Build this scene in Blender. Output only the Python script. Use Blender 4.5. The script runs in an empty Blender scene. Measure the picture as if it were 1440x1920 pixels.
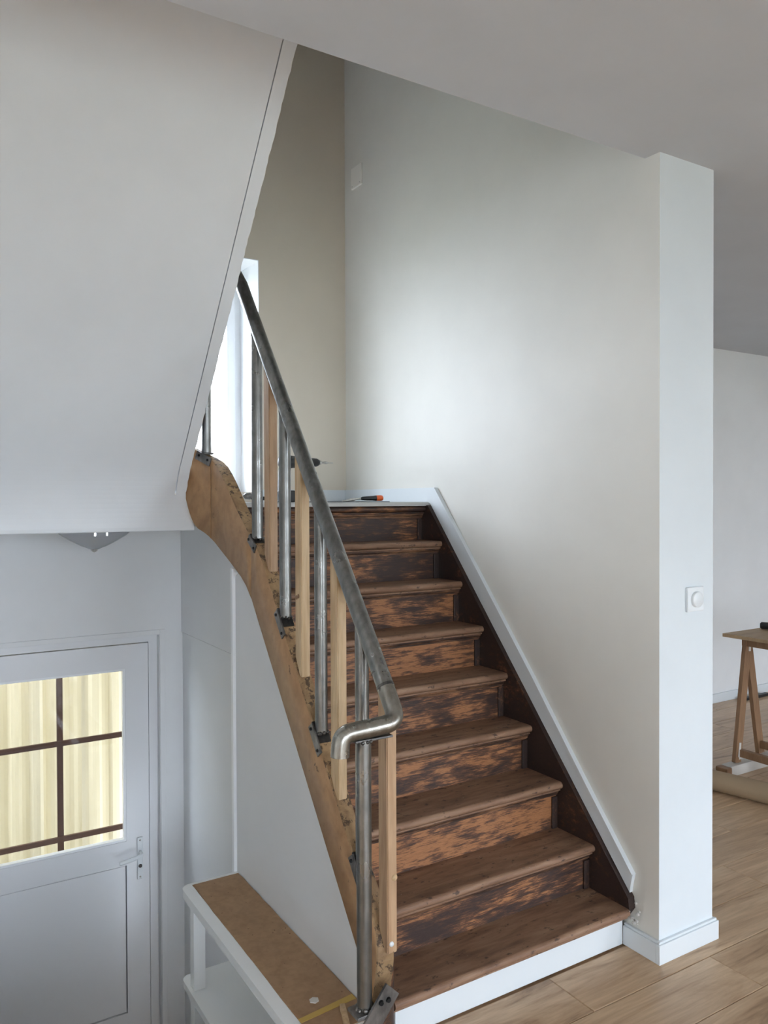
import bpy, bmesh, math, random
from mathutils import Vector, Matrix
random.seed(7)
sc = bpy.context.scene
C = bpy.context.collection

# ------------------------------------------------------------------ camera
cam = bpy.data.cameras.new('camera')
cam.sensor_fit = 'VERTICAL'
cam.sensor_height = 36.0
cam.lens = 1491.9 * 36.0 / 1920.0
cam.clip_start = 0.05
co = bpy.data.objects.new('camera', cam); C.objects.link(co)
YAW, PIT, ROLL = 0.5545, -0.0137, -0.0036
Fw = Vector((math.sin(YAW)*math.cos(PIT), math.cos(YAW)*math.cos(PIT), math.sin(PIT)))
Rt = Vector((math.cos(YAW), -math.sin(YAW), 0))
Up = Rt.cross(Fw)
R2 = Rt*math.cos(ROLL) + Up*math.sin(ROLL); U2 = -Rt*math.sin(ROLL) + Up*math.cos(ROLL)
M = Matrix((R2, U2, -Fw)).transposed().to_4x4()
M.translation = Vector((-2.051, -1.762, 1.463))
co.matrix_world = M
sc.camera = co

# ------------------------------------------------------------------ sky, daylight portals, exposure
w = bpy.data.worlds.new('overcast_sky'); sc.world = w; w.use_nodes = True
bg = w.node_tree.nodes['Background']
bg.inputs['Color'].default_value = (0.82, 0.915, 1.04, 1); bg.inputs['Strength'].default_value = 1.0
sc.view_settings.view_transform = 'Standard'; sc.view_settings.look = 'None'
sc.view_settings.gamma = 1.0; sc.view_settings.use_curve_mapping = False
sc.view_settings.exposure = 4.0
sc.cycles.use_denoising = True
sc.cycles.max_bounces = 8; sc.cycles.diffuse_bounces = 5; sc.cycles.glossy_bounces = 3; sc.cycles.transmission_bounces = 4
sc.cycles.adaptive_threshold = 0.04
sc.cycles.transparent_max_bounces = 12; sc.cycles.sample_clamp_indirect = 8.0

def portal(name, loc, rot, sx, sy):
    L = bpy.data.lights.new(name, 'AREA'); L.shape = 'RECTANGLE'; L.size = sx; L.size_y = sy
    L.cycles.is_portal = True
    o = bpy.data.objects.new(name, L); C.objects.link(o); o.location = loc; o.rotation_euler = rot
BACKY = -5.5
LIVWIN = [(-2.2, 1.7), (0.5, 1.7), (3.4, 1.7)]     # centre x, width of the living room windows
for cx, ww in LIVWIN:
    portal('window_daylight', (cx, BACKY-0.12, 1.13), (math.pi/2, 0, 0), ww, 2.2)     # -Z axis -> +Y
portal('window_daylight', (-1.32, 2.26, 2.09), (-math.pi/2, 0, 0), 1.66, 1.16)         # faces -Y
portal('door_daylight', (-1.43, 2.06, 0.3), (-math.pi/2, 0, 0), 0.62, 0.84)

# ------------------------------------------------------------------ materials
MATS = {}
def new_mat(name):
    m = bpy.data.materials.new(name); m.use_nodes = True
    n = m.node_tree.nodes; b = n['Principled BSDF']; MATS[name] = m
    return m, n, m.node_tree.links, b
def col(c): return (c[0], c[1], c[2], 1)
def nd(n, t, **kw):
    x = n.new(t)
    for k, v in kw.items(): setattr(x, k, v)
    return x
def coords(n, l, scale, rot=(0, 0, 0)):
    tc = n.new('ShaderNodeTexCoord'); mp = n.new('ShaderNodeMapping')
    mp.inputs['Scale'].default_value = scale; mp.inputs['Rotation'].default_value = rot
    l.new(tc.outputs['Object'], mp.inputs['Vector']); return mp.outputs['Vector']
def noise(n, l, vec, s, det=4, rough=.55, dist=0.0):
    t = n.new('ShaderNodeTexNoise'); t.inputs['Scale'].default_value = s
    t.inputs['Detail'].default_value = det; t.inputs['Roughness'].default_value = rough
    t.inputs['Distortion'].default_value = dist
    if vec is not None: l.new(vec, t.inputs['Vector'])
    return t.outputs['Fac']
def ramp(n, l, fac, stops, interp='LINEAR'):
    r = n.new('ShaderNodeValToRGB'); r.color_ramp.interpolation = interp
    e = r.color_ramp.elements
    while len(e) < len(stops): e.new(0.5)
    for i, (p, c) in enumerate(stops):
        e[i].position = p; e[i].color = col(c) if len(c) == 3 else c
    l.new(fac, r.inputs['Fac']); return r.outputs['Color']
def mix(n, l, fac, a, b, mode='MIX'):
    x = n.new('ShaderNodeMix'); x.data_type = 'RGBA'; x.blend_type = mode
    if isinstance(fac, float): x.inputs[0].default_value = fac
    else: l.new(fac, x.inputs[0])
    for v, k in ((a, 6), (b, 7)):
        if isinstance(v, tuple): x.inputs[k].default_value = col(v)
        else: l.new(v, x.inputs[k])
    return x.outputs[2]
def bump(n, l, b, h, strength=.2, dist=.002):
    x = n.new('ShaderNodeBump'); x.inputs['Strength'].default_value = strength; x.inputs['Distance'].default_value = dist
    l.new(h, x.inputs['Height']); l.new(x.outputs['Normal'], b.inputs['Normal'])

def paint(name, c, rough=.6, var=.03, bs=.08):
    m, n, l, b = new_mat(name)
    v = coords(n, l, (1, 1, 1)); f = noise(n, l, v, 3.0, 5)
    cc = ramp(n, l, f, [(.3, tuple(x*(1-var) for x in c)), (.7, tuple(min(1, x*(1+var)) for x in c))])
    l.new(cc, b.inputs['Base Color']); b.inputs['Roughness'].default_value = rough
    bump(n, l, b, noise(n, l, v, 160, 2), bs, .001)
    return m
paint('white_wall', (.80, .81, .815)); paint('white_wall_shaded', (.685, .735, .765)); paint('white_gloss_shaded', (.72, .765, .79), .3, .01, .02); paint('ceiling_paint', (.575, .595, .635), .7)  # pillar and skirting whites: wall and gloss paint darkened, shade put into the colour
paint('cream_wall', (.735, .72, .665), .55); paint('cover_ivory', (.86, .84, .78), .4, .005, .01); paint('beige_wall', (.70, .64, .54), .6)
paint('grey_white_wall', (.72, .73, .74), .6); paint('panel_paint', (.80, .835, .875), .5)
paint('white_gloss', (.84, .86, .88), .3, .01, .02); paint('upvc', (.74, .75, .77), .28, .005, .01)
paint('white_plastic', (.75, .785, .805), .35, .005, .01); paint('white_lacquer', (.90, .91, .90), .2, .01, .03)
paint('black_plastic', (.018, .018, .018), .45, .05); paint('orange_plastic', (.75, .13, .03), .4, .05)
paint('black_gap', (.012, .011, .010), .8); paint('grey_strip', (.50, .50, .48), .45, .04)
paint('plaster_broken', (.62, .60, .57), .9, .1, .6); paint('yellow_tape', (.55, .36, .08), .5, .08)
paint('entrance_tile', (.33, .31, .29), .5); paint('outside_ground', (.24, .25, .21), .9, .1)
paint('iron_brown', (.09, .04, .024), .55, .15); paint('white_chipped', (.62, .59, .54), .7, .12)
paint('cardboard', (.36, .26, .16), .8, .06); paint('house_render', (.7, .68, .64), .9)

def steel(name, base=(.42, .41, .39), rough=.3, streak=(40, 40, 3), dark=.55):
    m, n, l, b = new_mat(name)
    v = coords(n, l, streak); f = noise(n, l, v, 2.0, 5)
    v2 = coords(n, l, (6, 6, 6)); f2 = noise(n, l, v2, 2.2, 6, .6)
    c1 = ramp(n, l, f, [(.3, tuple(x*.75 for x in base)), (.7, tuple(x*1.1 for x in base))])
    c2 = ramp(n, l, f2, [(.38, (dark, dark, dark)), (.62, (1, 1, 1))])
    l.new(mix(n, l, 1.0, c1, c2, 'MULTIPLY'), b.inputs['Base Color'])
    b.inputs['Metallic'].default_value = .95
    rr = ramp(n, l, f2, [(.3, (rough+.15,)*3), (.7, (rough,)*3)]); l.new(rr, b.inputs['Roughness'])
    return m
steel('raw_steel', (.30, .30, .29), .24, dark=.75); steel('elbow_steel', (.44, .42, .375), .2, dark=.7)
steel('plate_steel', (.30, .29, .28), .42); steel('dark_plate', (.12, .115, .11), .4)
steel('bright_steel', (.62, .60, .56), .25, dark=.8); steel('weld_metal', (.22, .21, .2), .35, dark=.4)
steel('dark_screw', (.05, .05, .05), .4)

def stripped_wood(name, big_s, mid_s, fine_s, bias=0.0, orange=(.50, .20, .075), mid=(.17, .068, .032), dark=(.040, .021, .016)):
    m, n, l, b = new_mat(name)
    big = noise(n, l, coords(n, l, big_s), 1.0, 3, .5, .2)
    patch = noise(n, l, coords(n, l, mid_s), 1.0, 8, .72, .15)
    fine = noise(n, l, coords(n, l, fine_s), 1.0, 5, .7)
    def madd(x, k, c):
        q = n.new('ShaderNodeMath'); q.operation = 'MULTIPLY_ADD'; l.new(x, q.inputs[0]); q.inputs[1].default_value = k
        if isinstance(c, float): q.inputs[2].default_value = c
        else: l.new(c, q.inputs[2])
        return q.outputs[0]
    tot = madd(big, .55, madd(patch, .75, madd(fine, .5, -.40 + bias)))
    c1 = ramp(n, l, tot, [(.38, dark), (.46, tuple(x*.55 for x in mid)), (.51, mid), (.545, tuple(x*.62 for x in orange)), (.60, orange), (.78, tuple(x*.8 for x in orange))])
    f2 = noise(n, l, coords(n, l, tuple(a*2.3 for a in fine_s)), 1.0, 3, .7)
    c2 = ramp(n, l, f2, [(.35, (.6, .56, .54)), (.6, (1, 1, 1))])
    l.new(mix(n, l, .7, c1, c2, 'MULTIPLY'), b.inputs['Base Color'])
    b.inputs['Roughness'].default_value = .55
    bump(n, l, b, fine, .3, .002)
    return m
OR = (.40, .175, .070); MI = (.15, .066, .033); DK = (.042, .022, .017)
RS = ((7, 9, 16), (13, 30, 75), (15, 90, 290))
stripped_wood('riser_wood', *RS, .0, OR, MI, DK); stripped_wood('riser_wood_dark', *RS, -.075, OR, MI, DK)
stripped_wood('riser_wood_pale', *RS, .06, OR, MI, DK)
stripped_wood('string_wood_dark', (9, 6, 8), (60, 26, 34), (90, 60, 90), -.13, (.24, .11, .055), (.10, .048, .028), (.035, .019, .015))
stripped_wood('moulding_wood', (5, 9, 9), (11, 60, 90), (20, 120, 200), -.02, (.26, .13, .065), (.14, .07, .04), (.04, .022, .016))

def tread_wood(name):
    m, n, l, b = new_mat(name)
    v = coords(n, l, (3, 16, 16)); g = noise(n, l, v, 2, 6, .6, .3)
    c = ramp(n, l, g, [(.3, (.14, .073, .042)), (.5, (.235, .130, .077)), (.72, (.32, .20, .125))])
    sp = noise(n, l, coords(n, l, (30, 55, 55)), 1.0, 4, .6)
    c = mix(n, l, ramp(n, l, sp, [(.60, (0, 0, 0)), (.68, (.8,)*3)]), c, (.035, .020, .015))
    dust = noise(n, l, coords(n, l, (1, 1, 1)), 95, 2, .5)
    c = mix(n, l, ramp(n, l, dust, [(.76, (0, 0, 0)), (.80, (.7,)*3)]), c, (.45, .42, .38))
    l.new(c, b.inputs['Base Color']); b.inputs['Roughness'].default_value = .6
    bump(n, l, b, sp, .25, .002); return m
tread_wood('tread_wood')

def grain_wood(name, scale, dark, light, rough=.5, spots=None, wave=1.6):
    m, n, l, b = new_mat(name)
    v = coords(n, l, scale)
    g = noise(n, l, v, 1.0, 6, .6, wave)
    c = ramp(n, l, g, [(.3, dark), (.48, tuple((a+b_)/2 for a, b_ in zip(dark, light))), (.7, light)])
    f = noise(n, l, coords(n, l, tuple(s*5 for s in scale)), 1.0, 3)
    c = mix(n, l, .35, c, ramp(n, l, f, [(.35, (.6, .55, .5)), (.6, (1, 1, 1))]), 'MULTIPLY')
    if spots:
        s = noise(n, l, coords(n, l, (1, 1, 1)), spots[0], 6, .7)
        c = mix(n, l, ramp(n, l, s, [(spots[1], (0, 0, 0)), (spots[1]+.05, (.85,)*3)]), c, spots[2])
    l.new(c, b.inputs['Base Color']); b.inputs['Roughness'].default_value = rough
    bump(n, l, b, f, .12, .001); return m
grain_wood('string_wood', (14, 5, 5), (.36, .20, .095), (.50, .305, .155), .5, (22, .645, (.08, .04, .02)))
grain_wood('string_top_wood', (10, 9, 9), (.22, .125, .06), (.50, .33, .17), .6, (30, .53, (.05, .028, .016)))
grain_wood('pine', (16, 16, 1.8), (.52, .34, .17), (.70, .53, .33), .5)
grain_wood('pine_warm', (16, 16, 1.8), (.40, .24, .13), (.56, .38, .23), .5)
grain_wood('trestle_wood', (14, 14, 2.5), (.22, .118, .06), (.33, .19, .10), .55)
grain_wood('ply_board', (3, 10, 8), (.38, .25, .14), (.48, .34, .20), .5)
grain_wood('hardboard', (9, 9, 9), (.34, .20, .105), (.42, .26, .14), .7, (26, .70, (.12, .075, .04)), .3)

def laminate(name):
    m, n, l, b = new_mat(name)
    tc = n.new('ShaderNodeTexCoord'); oi = n.new('ShaderNodeObjectInfo')
    sh = n.new('ShaderNodeVectorMath'); sh.operation = 'MULTIPLY_ADD'
    cmb = n.new('ShaderNodeCombineXYZ')
    for k, i in enumerate('XYZ'): l.new(oi.outputs['Random'], cmb.inputs[i])
    l.new(cmb.outputs[0], sh.inputs[0]); sh.inputs[1].default_value = (37, 53, 11); l.new(tc.outputs['Object'], sh.inputs[2])
    mp = n.new('ShaderNodeMapping'); mp.inputs['Scale'].default_value = (1.5, 11, 1); l.new(sh.outputs[0], mp.inputs['Vector'])
    g = noise(n, l, mp.outputs['Vector'], 1.1, 7, .62, 1.4)
    c = ramp(n, l, g, [(.27, (.24, .14, .075)), (.40, (.52, .345, .205)), (.6, (.67, .475, .30)), (.78, (.75, .56, .375))])
    mp2 = n.new('ShaderNodeMapping'); mp2.inputs['Scale'].default_value = (8, 110, 1); l.new(sh.outputs[0], mp2.inputs['Vector'])
    f = noise(n, l, mp2.outputs['Vector'], 1.0, 3)
    c = mix(n, l, .4, c, ramp(n, l, f, [(.35, (.68, .65, .62)), (.6, (1, 1, 1))]), 'MULTIPLY')
    tone = ramp(n, l, oi.outputs['Random'], [(0, (.88,)*3), (1, (1.0,)*3)])
    c = mix(n, l, 1.0, c, tone, 'MULTIPLY')
    l.new(c, b.inputs['Base Color']); b.inputs['Roughness'].default_value = .38
    bump(n, l, b, f, .08, .001); return m
laminate('laminate')

def glass(name, tint=(1, 1, 1), gl=.08):
    m = bpy.data.materials.new(name); m.use_nodes = True; MATS[name] = m
    n = m.node_tree.nodes; l = m.node_tree.links; n.clear()
    o = n.new('ShaderNodeOutputMaterial'); t = n.new('ShaderNodeBsdfTransparent'); g = n.new('ShaderNodeBsdfGlossy')
    t.inputs['Color'].default_value = col(tint); g.inputs['Roughness'].default_value = .02
    lw = n.new('ShaderNodeLayerWeight'); lw.inputs['Blend'].default_value = .5; pw = n.new('ShaderNodeMath'); pw.operation = 'POWER'; pw.inputs[1].default_value = 5; l.new(lw.outputs['Facing'], pw.inputs[0])
    fr = n.new('ShaderNodeMath'); fr.operation = 'MULTIPLY_ADD'; fr.inputs[1].default_value = .9; fr.inputs[2].default_value = .03; l.new(pw.outputs[0], fr.inputs[0])
    x = n.new('ShaderNodeMixShader'); l.new(fr.outputs[0], x.inputs[0]); l.new(t.outputs[0], x.inputs[1]); l.new(g.outputs[0], x.inputs[2])
    l.new(x.outputs[0], o.inputs['Surface'])
glass('window_glass')
def lamp_glass():
    m, n, l, b = new_mat('lamp_glass')
    b.inputs['Base Color'].default_value = (.62, .64, .68, 1); b.inputs['Roughness'].default_value = .22
    b.inputs['Transmission Weight'].default_value = .55; b.inputs['IOR'].default_value = 1.3
lamp_glass()
def sheet():
    m = bpy.data.materials.new('translucent_sheet'); m.use_nodes = True; MATS['translucent_sheet'] = m
    n = m.node_tree.nodes; l = m.node_tree.links; n.clear()
    o = n.new('ShaderNodeOutputMaterial'); d = n.new('ShaderNodeBsdfDiffuse'); t = n.new('ShaderNodeBsdfTranslucent')
    v = coords(n, l, (9, 9, .8)); f = noise(n, l, v, 1.2, 5)
    c = ramp(n, l, f, [(.25, (.46, .415, .305)), (.75, (.54, .495, .385))])
    l.new(c, d.inputs['Color']); l.new(c, t.inputs['Color'])
    x = n.new('ShaderNodeMixShader'); x.inputs[0].default_value = .45
    l.new(d.outputs[0], x.inputs[1]); l.new(t.outputs[0], x.inputs[2]); l.new(x.outputs[0], o.inputs['Surface'])
sheet()

# ------------------------------------------------------------------ mesh helpers
def setprops(o, label=None, cat=None, group=None, kind=None):
    if label: o['label'] = label
    if cat: o['category'] = cat
    if group: o['group'] = group
    if kind: o['kind'] = kind
    return o
def link(name, me, mat=None, parent=None, smooth=False):
    o = bpy.data.objects.new(name, me); C.objects.link(o)
    if mat is not None and not me.materials:
        for q in ([mat] if isinstance(mat, str) else mat): me.materials.append(MATS[q])
    if parent is not None: o.parent = parent
    if smooth:
        for p in me.polygons: p.use_smooth = True
    return o
def empty(name, label=None, cat=None, group=None, kind=None, loc=(0, 0, 0)):
    o = bpy.data.objects.new(name, None); C.objects.link(o); o.empty_display_size = .05
    return setprops(o, label, cat, group, kind)
class MB:
    def __init__(s): s.v = []; s.f = []; s.sm = []; s.mi = []
    def add(s, vs, fs, sm=False, mi=0):
        k = len(s.v); s.v += [tuple(x) for x in vs]
        for f in fs: s.f.append([i+k for i in f]); s.sm.append(sm); s.mi.append(mi)
        return s
    def box(s, x0, x1, y0, y1, z0, z1, bev=0, mi=0):
        if bev <= 0:
            vs = [(x, y, z) for z in (z0, z1) for y in (y0, y1) for x in (x0, x1)]
            return s.add(vs, [(0, 2, 3, 1), (4, 5, 7, 6), (0, 1, 5, 4), (2, 6, 7, 3), (0, 4, 6, 2), (1, 3, 7, 5)], mi=mi)
        bm = bmesh.new(); bmesh.ops.create_cube(bm, size=1)
        for v in bm.verts:
            v.co = Vector(((x0+x1)/2+v.co.x*(x1-x0), (y0+y1)/2+v.co.y*(y1-y0), (z0+z1)/2+v.co.z*(z1-z0)))
        bmesh.ops.bevel(bm, geom=bm.edges[:], offset=bev, segments=2, profile=.6, affect='EDGES')
        bm.verts.index_update()
        s.add([v.co[:] for v in bm.verts], [[v.index for v in f.verts] for f in bm.faces], mi=mi); bm.free()
        return s
    def prism(s, poly, axis, a, b, mi=0):
        # poly in the two remaining axes (in xyz order), extruded along axis from a to b
        n = len(poly)
        def P(u, v, t): return [(t, u, v), (u, t, v), (u, v, t)][axis]
        vs = [P(u, v, a) for u, v in poly] + [P(u, v, b) for u, v in poly]
        fs = [list(range(n))[::-1], list(range(n, 2*n))] + [(i, (i+1) % n, n+(i+1) % n, n+i) for i in range(n)]
        return s.add(vs, fs, mi=mi)
    def tube(s, pts, r, seg=16, caps=True, square=False):
        pts = [Vector(p) for p in pts]; n = len(pts)
        rs = r if isinstance(r, (list, tuple)) else [r]*n
        tang = []
        for i in range(n):
            a = pts[max(0, i-1)]; b = pts[min(n-1, i+1)]; tang.append((b-a).normalized())
        up = Vector((0, 0, 1)) if abs(tang[0].z) < .9 else Vector((1, 0, 0))
        u = (up - tang[0]*up.dot(tang[0])).normalized(); k0 = len(s.v)
        vs = []
        for i in range(n):
            u = (u - tang[i]*u.dot(tang[i])).normalized(); w_ = tang[i].cross(u)
            for j in range(seg):
                a = 2*math.pi*(j+.5)/seg
                vs.append(pts[i]+(u*math.cos(a)+w_*math.sin(a))*rs[i])
        fs = [(i*seg+j, i*seg+(j+1) % seg, (i+1)*seg+(j+1) % seg, (i+1)*seg+j) for i in range(n-1) for j in range(seg)]
        s.add(vs, fs, True)
        if caps:
            s.add([vs[j] for j in range(seg)], [list(range(seg))[::-1]])
            s.add([vs[(n-1)*seg+j] for j in range(seg)], [list(range(seg))])
        return s
    def lathe(s, prof, c, seg=32, axis='Z'):
        vs = []; n = len(prof)
        for r, z in prof:
            for j in range(seg):
                a = 2*math.pi*j/seg
                p = (r*math.cos(a), r*math.sin(a), z)
                if axis == 'Y': p = (p[0], p[2], p[1])
                if axis == 'X': p = (p[2], p[0], p[1])
                vs.append((c[0]+p[0], c[1]+p[1], c[2]+p[2]))
        fs = [(i*seg+j, i*seg+(j+1) % seg, (i+1)*seg+(j+1) % seg, (i+1)*seg+j) for i in range(n-1) for j in range(seg)]
        return s.add(vs, fs, True)
    def obox(s, p0, p1, wx, wy, upv=(0, 0, 1), bev=0):
        # square bar from p0 to p1, widths wx (side) and wy (along upv-ish)
        p0, p1 = Vector(p0), Vector(p1); t = (p1-p0).normalized(); u = Vector(upv); u = (u-t*u.dot(t)).normalized(); w_ = t.cross(u)
        vs = [p+u*a*wy/2+w_*b*wx/2 for p in (p0, p1) for a, b in ((-1, -1), (1, -1), (1, 1), (-1, 1))]
        return s.add(vs, [(0, 1, 2, 3), (7, 6, 5, 4), (0, 4, 5, 1), (1, 5, 6, 2), (2, 6, 7, 3), (3, 7, 4, 0)])
    def mesh(s, name):
        me = bpy.data.meshes.new(name); me.from_pydata(s.v, [], s.f)
        me.polygons.foreach_set('use_smooth', s.sm); me.polygons.foreach_set('material_index', s.mi)
        bm = bmesh.new(); bm.from_mesh(me); bmesh.ops.recalc_face_normals(bm, faces=bm.faces); bm.to_mesh(me); bm.free()
        return me
    def build(s, name, mat, parent=None):
        return link(name, s.mesh(name), mat, parent)
def struct(name, mb, mat, parent=None, label=None):
    o = mb.build(name, mat, parent)
    if parent is None: o['kind'] = 'structure'
    if label: o['label'] = label
    return o
def bez(p0, p1, p2, n=8):
    p0, p1, p2 = Vector(p0), Vector(p1), Vector(p2)
    return [p0*(1-t)**2+p1*2*t*(1-t)+p2*t*t for t in [i/n for i in range(n+1)]]
def smoothpath(pts, r, n=6):
    # round the corners of a polyline
    pts = [Vector(p) for p in pts]; out = [pts[0]]
    for i in range(1, len(pts)-1):
        a = (pts[i-1]-pts[i]); b = (pts[i+1]-pts[i]); rr = min(r[i-1] if isinstance(r, list) else r, a.length*.499, b.length*.499)
        out += bez(pts[i]+a.normalized()*rr, pts[i], pts[i]+b.normalized()*rr, n)
    out.append(pts[-1]); return out

# ------------------------------------------------------------------ the room
H = 2.55; SLAB = 2.85; YE = -.036
XL, XR, YB = -4.2, 5.2, 1.93      # living room extents, outer wall
WX = -2.3                          # left wall of the stairwell and entrance
FE = -1.05                         # entrance floor
PW, PY = .2655, -.0934             # pillar width and front
# floor and planks
mb = MB(); mb.box(XL, XR, BACKY, .05, -.16, -.0085); mb.box(-.86, XR, .05, YB, -.16, -.0085); mb.box(XL, WX, .05, YB, -.16, -.0085)
floor = struct('floor', mb, 'laminate', label='oak laminate plank floor of the living room')
PWD, PLEN, GAP = .187, 1.2, .0016
plank_cache = {}
def plank_mesh(lx, ly):
    k = (round(lx, 3), round(ly, 3))
    if k not in plank_cache:
        m_ = MB(); b = .0016; z = .0085
        lo = [(0, 0), (lx, 0), (lx, ly), (0, ly)]; hi = [(b, b), (lx-b, b), (lx-b, ly-b), (b, ly-b)]
        vs = [(x, y, 0) for x, y in lo]+[(x, y, z-b) for x, y in lo]+[(x, y, z) for x, y in hi]
        fs = [(8, 9, 10, 11)]+[(i, (i+1) % 4, 4+(i+1) % 4, 4+i) for i in range(4)]+[(4+i, 4+(i+1) % 4, 8+(i+1) % 4, 8+i) for i in range(4)]
        m_.add(vs, fs); me = m_.mesh('plank'); me.materials.append(MATS['laminate']); plank_cache[k] = me
    return plank_cache[k]
for j in range(-10, 12):
    y1 = .03 - PWD*j; y0 = y1 - PWD
    if y0 > 1.84: continue
    if j >= 1: spans = [(XL, XR)]
    elif j == 0: spans = [(XL, XR)]
    else: spans = [(.12, XR)]
    off = {0: -.355, 1: .165, 2: -.62, 3: .42}.get(j, (j*.437) % PLEN)
    for a, b in spans:
        x = off - PLEN*math.ceil((off-a)/PLEN)
        while x < b:
            xa, xb = max(x, a), min(x+PLEN, b); ya, yb = y0, min(y1, 1.9)
            if xb-xa > .02:
                o = link('plank', plank_mesh(xb-xa-GAP, yb-ya-GAP), None, floor); o.location = (xa+GAP/2, ya+GAP/2, -.0085)
            x += PLEN
# entrance floor and the wall of the well below the living room
struct('floor_entrance', MB().box(WX, -.86, .05, YB+.3, FE-.1, FE), 'entrance_tile', label='tiled floor of the lower entrance')
struct('wall_well', MB().box(WX, -.955, .0, .05, FE, -.16), 'grey_white_wall', label='wall under the living room floor edge')
# ceiling slab with the stairwell opening
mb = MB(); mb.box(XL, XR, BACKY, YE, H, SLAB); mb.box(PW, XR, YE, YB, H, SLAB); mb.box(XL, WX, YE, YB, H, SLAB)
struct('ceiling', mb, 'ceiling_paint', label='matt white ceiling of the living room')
# right wall of the stairs with the pillar end (stair side cream, end face in the wall white, darkened)
TOP = 5.0
mb = MB(); mb.box(0, PW, PY, YB, 0, H); mb.box(0, PW, YE, YB, H, TOP)
wr = mb.mesh('wall_right'); wr.materials.append(MATS['cream_wall']); wr.materials.append(MATS['white_wall_shaded'])
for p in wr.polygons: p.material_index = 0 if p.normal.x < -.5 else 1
wro = link('wall_right', wr); wro['kind'] = 'structure'; wro['label'] = 'wall beside the stairs ending in a white pillar'
struct('wall_right_upper', MB().box(0, PW, -1.6, YE, SLAB, TOP), 'cream_wall', label='upper part of the stair wall above the ceiling')
# outer wall, with the window over the landing and the entrance door opening
OW = .32
def wall_with_holes(x0, x1, z0, z1, y0, y1, holes):
    m_ = MB(); xs = sorted({x0, x1}|{h[0] for h in holes}|{h[1] for h in holes}); zs = sorted({z0, z1}|{h[2] for h in holes}|{h[3] for h in holes})
    for i in range(len(xs)-1):
        for k in range(len(zs)-1):
            cx, cz = (xs[i]+xs[i+1])/2, (zs[k]+zs[k+1])/2
            if not any(h[0] < cx < h[1] and h[2] < cz < h[3] for h in holes): m_.box(xs[i], xs[i+1], y0, y1, zs[k], zs[k+1])
    return m_
WIN = (-2.15, -.49, 1.51, 2.66)
struct('wall_back', wall_with_holes(WX, PW, 1.40, TOP, YB, YB+OW, [WIN]), 'beige_wall', label='beige wall behind the landing')
# white plaster lining of the window opening
mb = MB(); t = .004
mb.box(WIN[1]-t, WIN[1], YB-.001, YB+OW-.05, WIN[2], WIN[3]); mb.box(WIN[0], WIN[0]+t, YB-.001, YB+OW-.05, WIN[2], WIN[3])
mb.box(WIN[0], WIN[1], YB-.001, YB+OW-.05, WIN[3]-t, WIN[3])
struct('trim_1', mb, 'white_gloss', label='white lining of the landing window opening')
DOOR = (-1.90, -.998, FE, .846)
struct('wall_entrance', wall_with_holes(WX, -.86, FE, 1.40, YB, YB+OW, [DOOR]), 'grey_white_wall', label='white wall around the entrance door')
struct('wall_far', MB().box(PW, XR, 1.85, YB+.2, -.0, H), 'white_wall', label='far white wall of the living room')
struct('wall_left', MB().box(XL-.2, XL, BACKY, YB, 0, H), 'white_wall')
struct('wall_side', MB().box(XR, XR+.2, BACKY, YB, 0, H), 'white_wall')
struct('wall_stairwell', MB().box(WX-.15, WX, .05, YB+.0, FE, TOP), 'white_wall')
struct('wall_stairwell_front', MB().box(WX-.15, PW, -1.75, -1.6, SLAB, TOP), 'white_wall')
struct('wall_upper_left', MB().box(WX-.15, WX, -1.6, .05, SLAB, TOP), 'white_wall')
struct('ceiling_stairwell', MB().box(WX-.15, PW, -1.75, YB+OW, TOP, TOP+.1), 'white_wall')
holes = [(cx-ww/2, cx+ww/2, .03, 2.23) for cx, ww in LIVWIN]
struct('wall_front', wall_with_holes(XL, XR, 0, H, BACKY-.25, BACKY, holes), 'white_wall')
def make_window(name, x0, x1, z0, z1, y0, y1, mull, sash=.06):
    root = empty(name, kind='structure')
    fw = .035
    mb = MB(); mb.box(x0, x0+fw, y0, y1, z0, z1); mb.box(x1-fw, x1, y0, y1, z0, z1); mb.box(x0+fw, x1-fw, y0, y1, z0, z0+fw); mb.box(x0+fw, x1-fw, y0, y1, z1-fw, z1)
    mb.build('window_frame', 'white_gloss', root)
    n = mull; wd = (x1-x0-2*fw)/n; yi0, yi1 = y0-.012, y1-.02
    for i in range(n):
        a = x0+fw+wd*i+.002; b = a+wd-.004; c, d = z0+fw+.002, z1-fw-.002
        m2 = MB(); m2.box(a, a+sash, yi0, yi1, c, d, .004); m2.box(b-sash, b, yi0, yi1, c, d, .004)
        m2.box(a+sash, b-sash, yi0, yi1, c, c+sash); m2.box(a+sash, b-sash, yi0, yi1, d-sash, d)
        s_ = m2.build('sash', 'white_gloss', root)
        MB().box(a+sash, b-sash, (yi0+yi1)/2-.004, (yi0+yi1)/2+.004, c+sash, d-sash).build('pane', 'window_glass', s_)
    return root
w1 = make_window('window_1', WIN[0], WIN[1], WIN[2], WIN[3]-.004, YB+.24, YB+.29, 3, .045)
w1['label'] = 'bright white casement window over the stair landing'
for i, (cx, ww) in enumerate(LIVWIN):
    o = make_window('window_%d' % (i+2), cx-ww/2, cx+ww/2, .03, 2.23, BACKY-.2, BACKY-.14, 2, .07)
struct('ground', MB().box(-30, 30, -40, BACKY-.3, -.4, -.3).box(-30, 30, YB+OW+.02, 40, FE-.2, FE-.05), 'outside_ground', label='ground outside the house')

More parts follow.
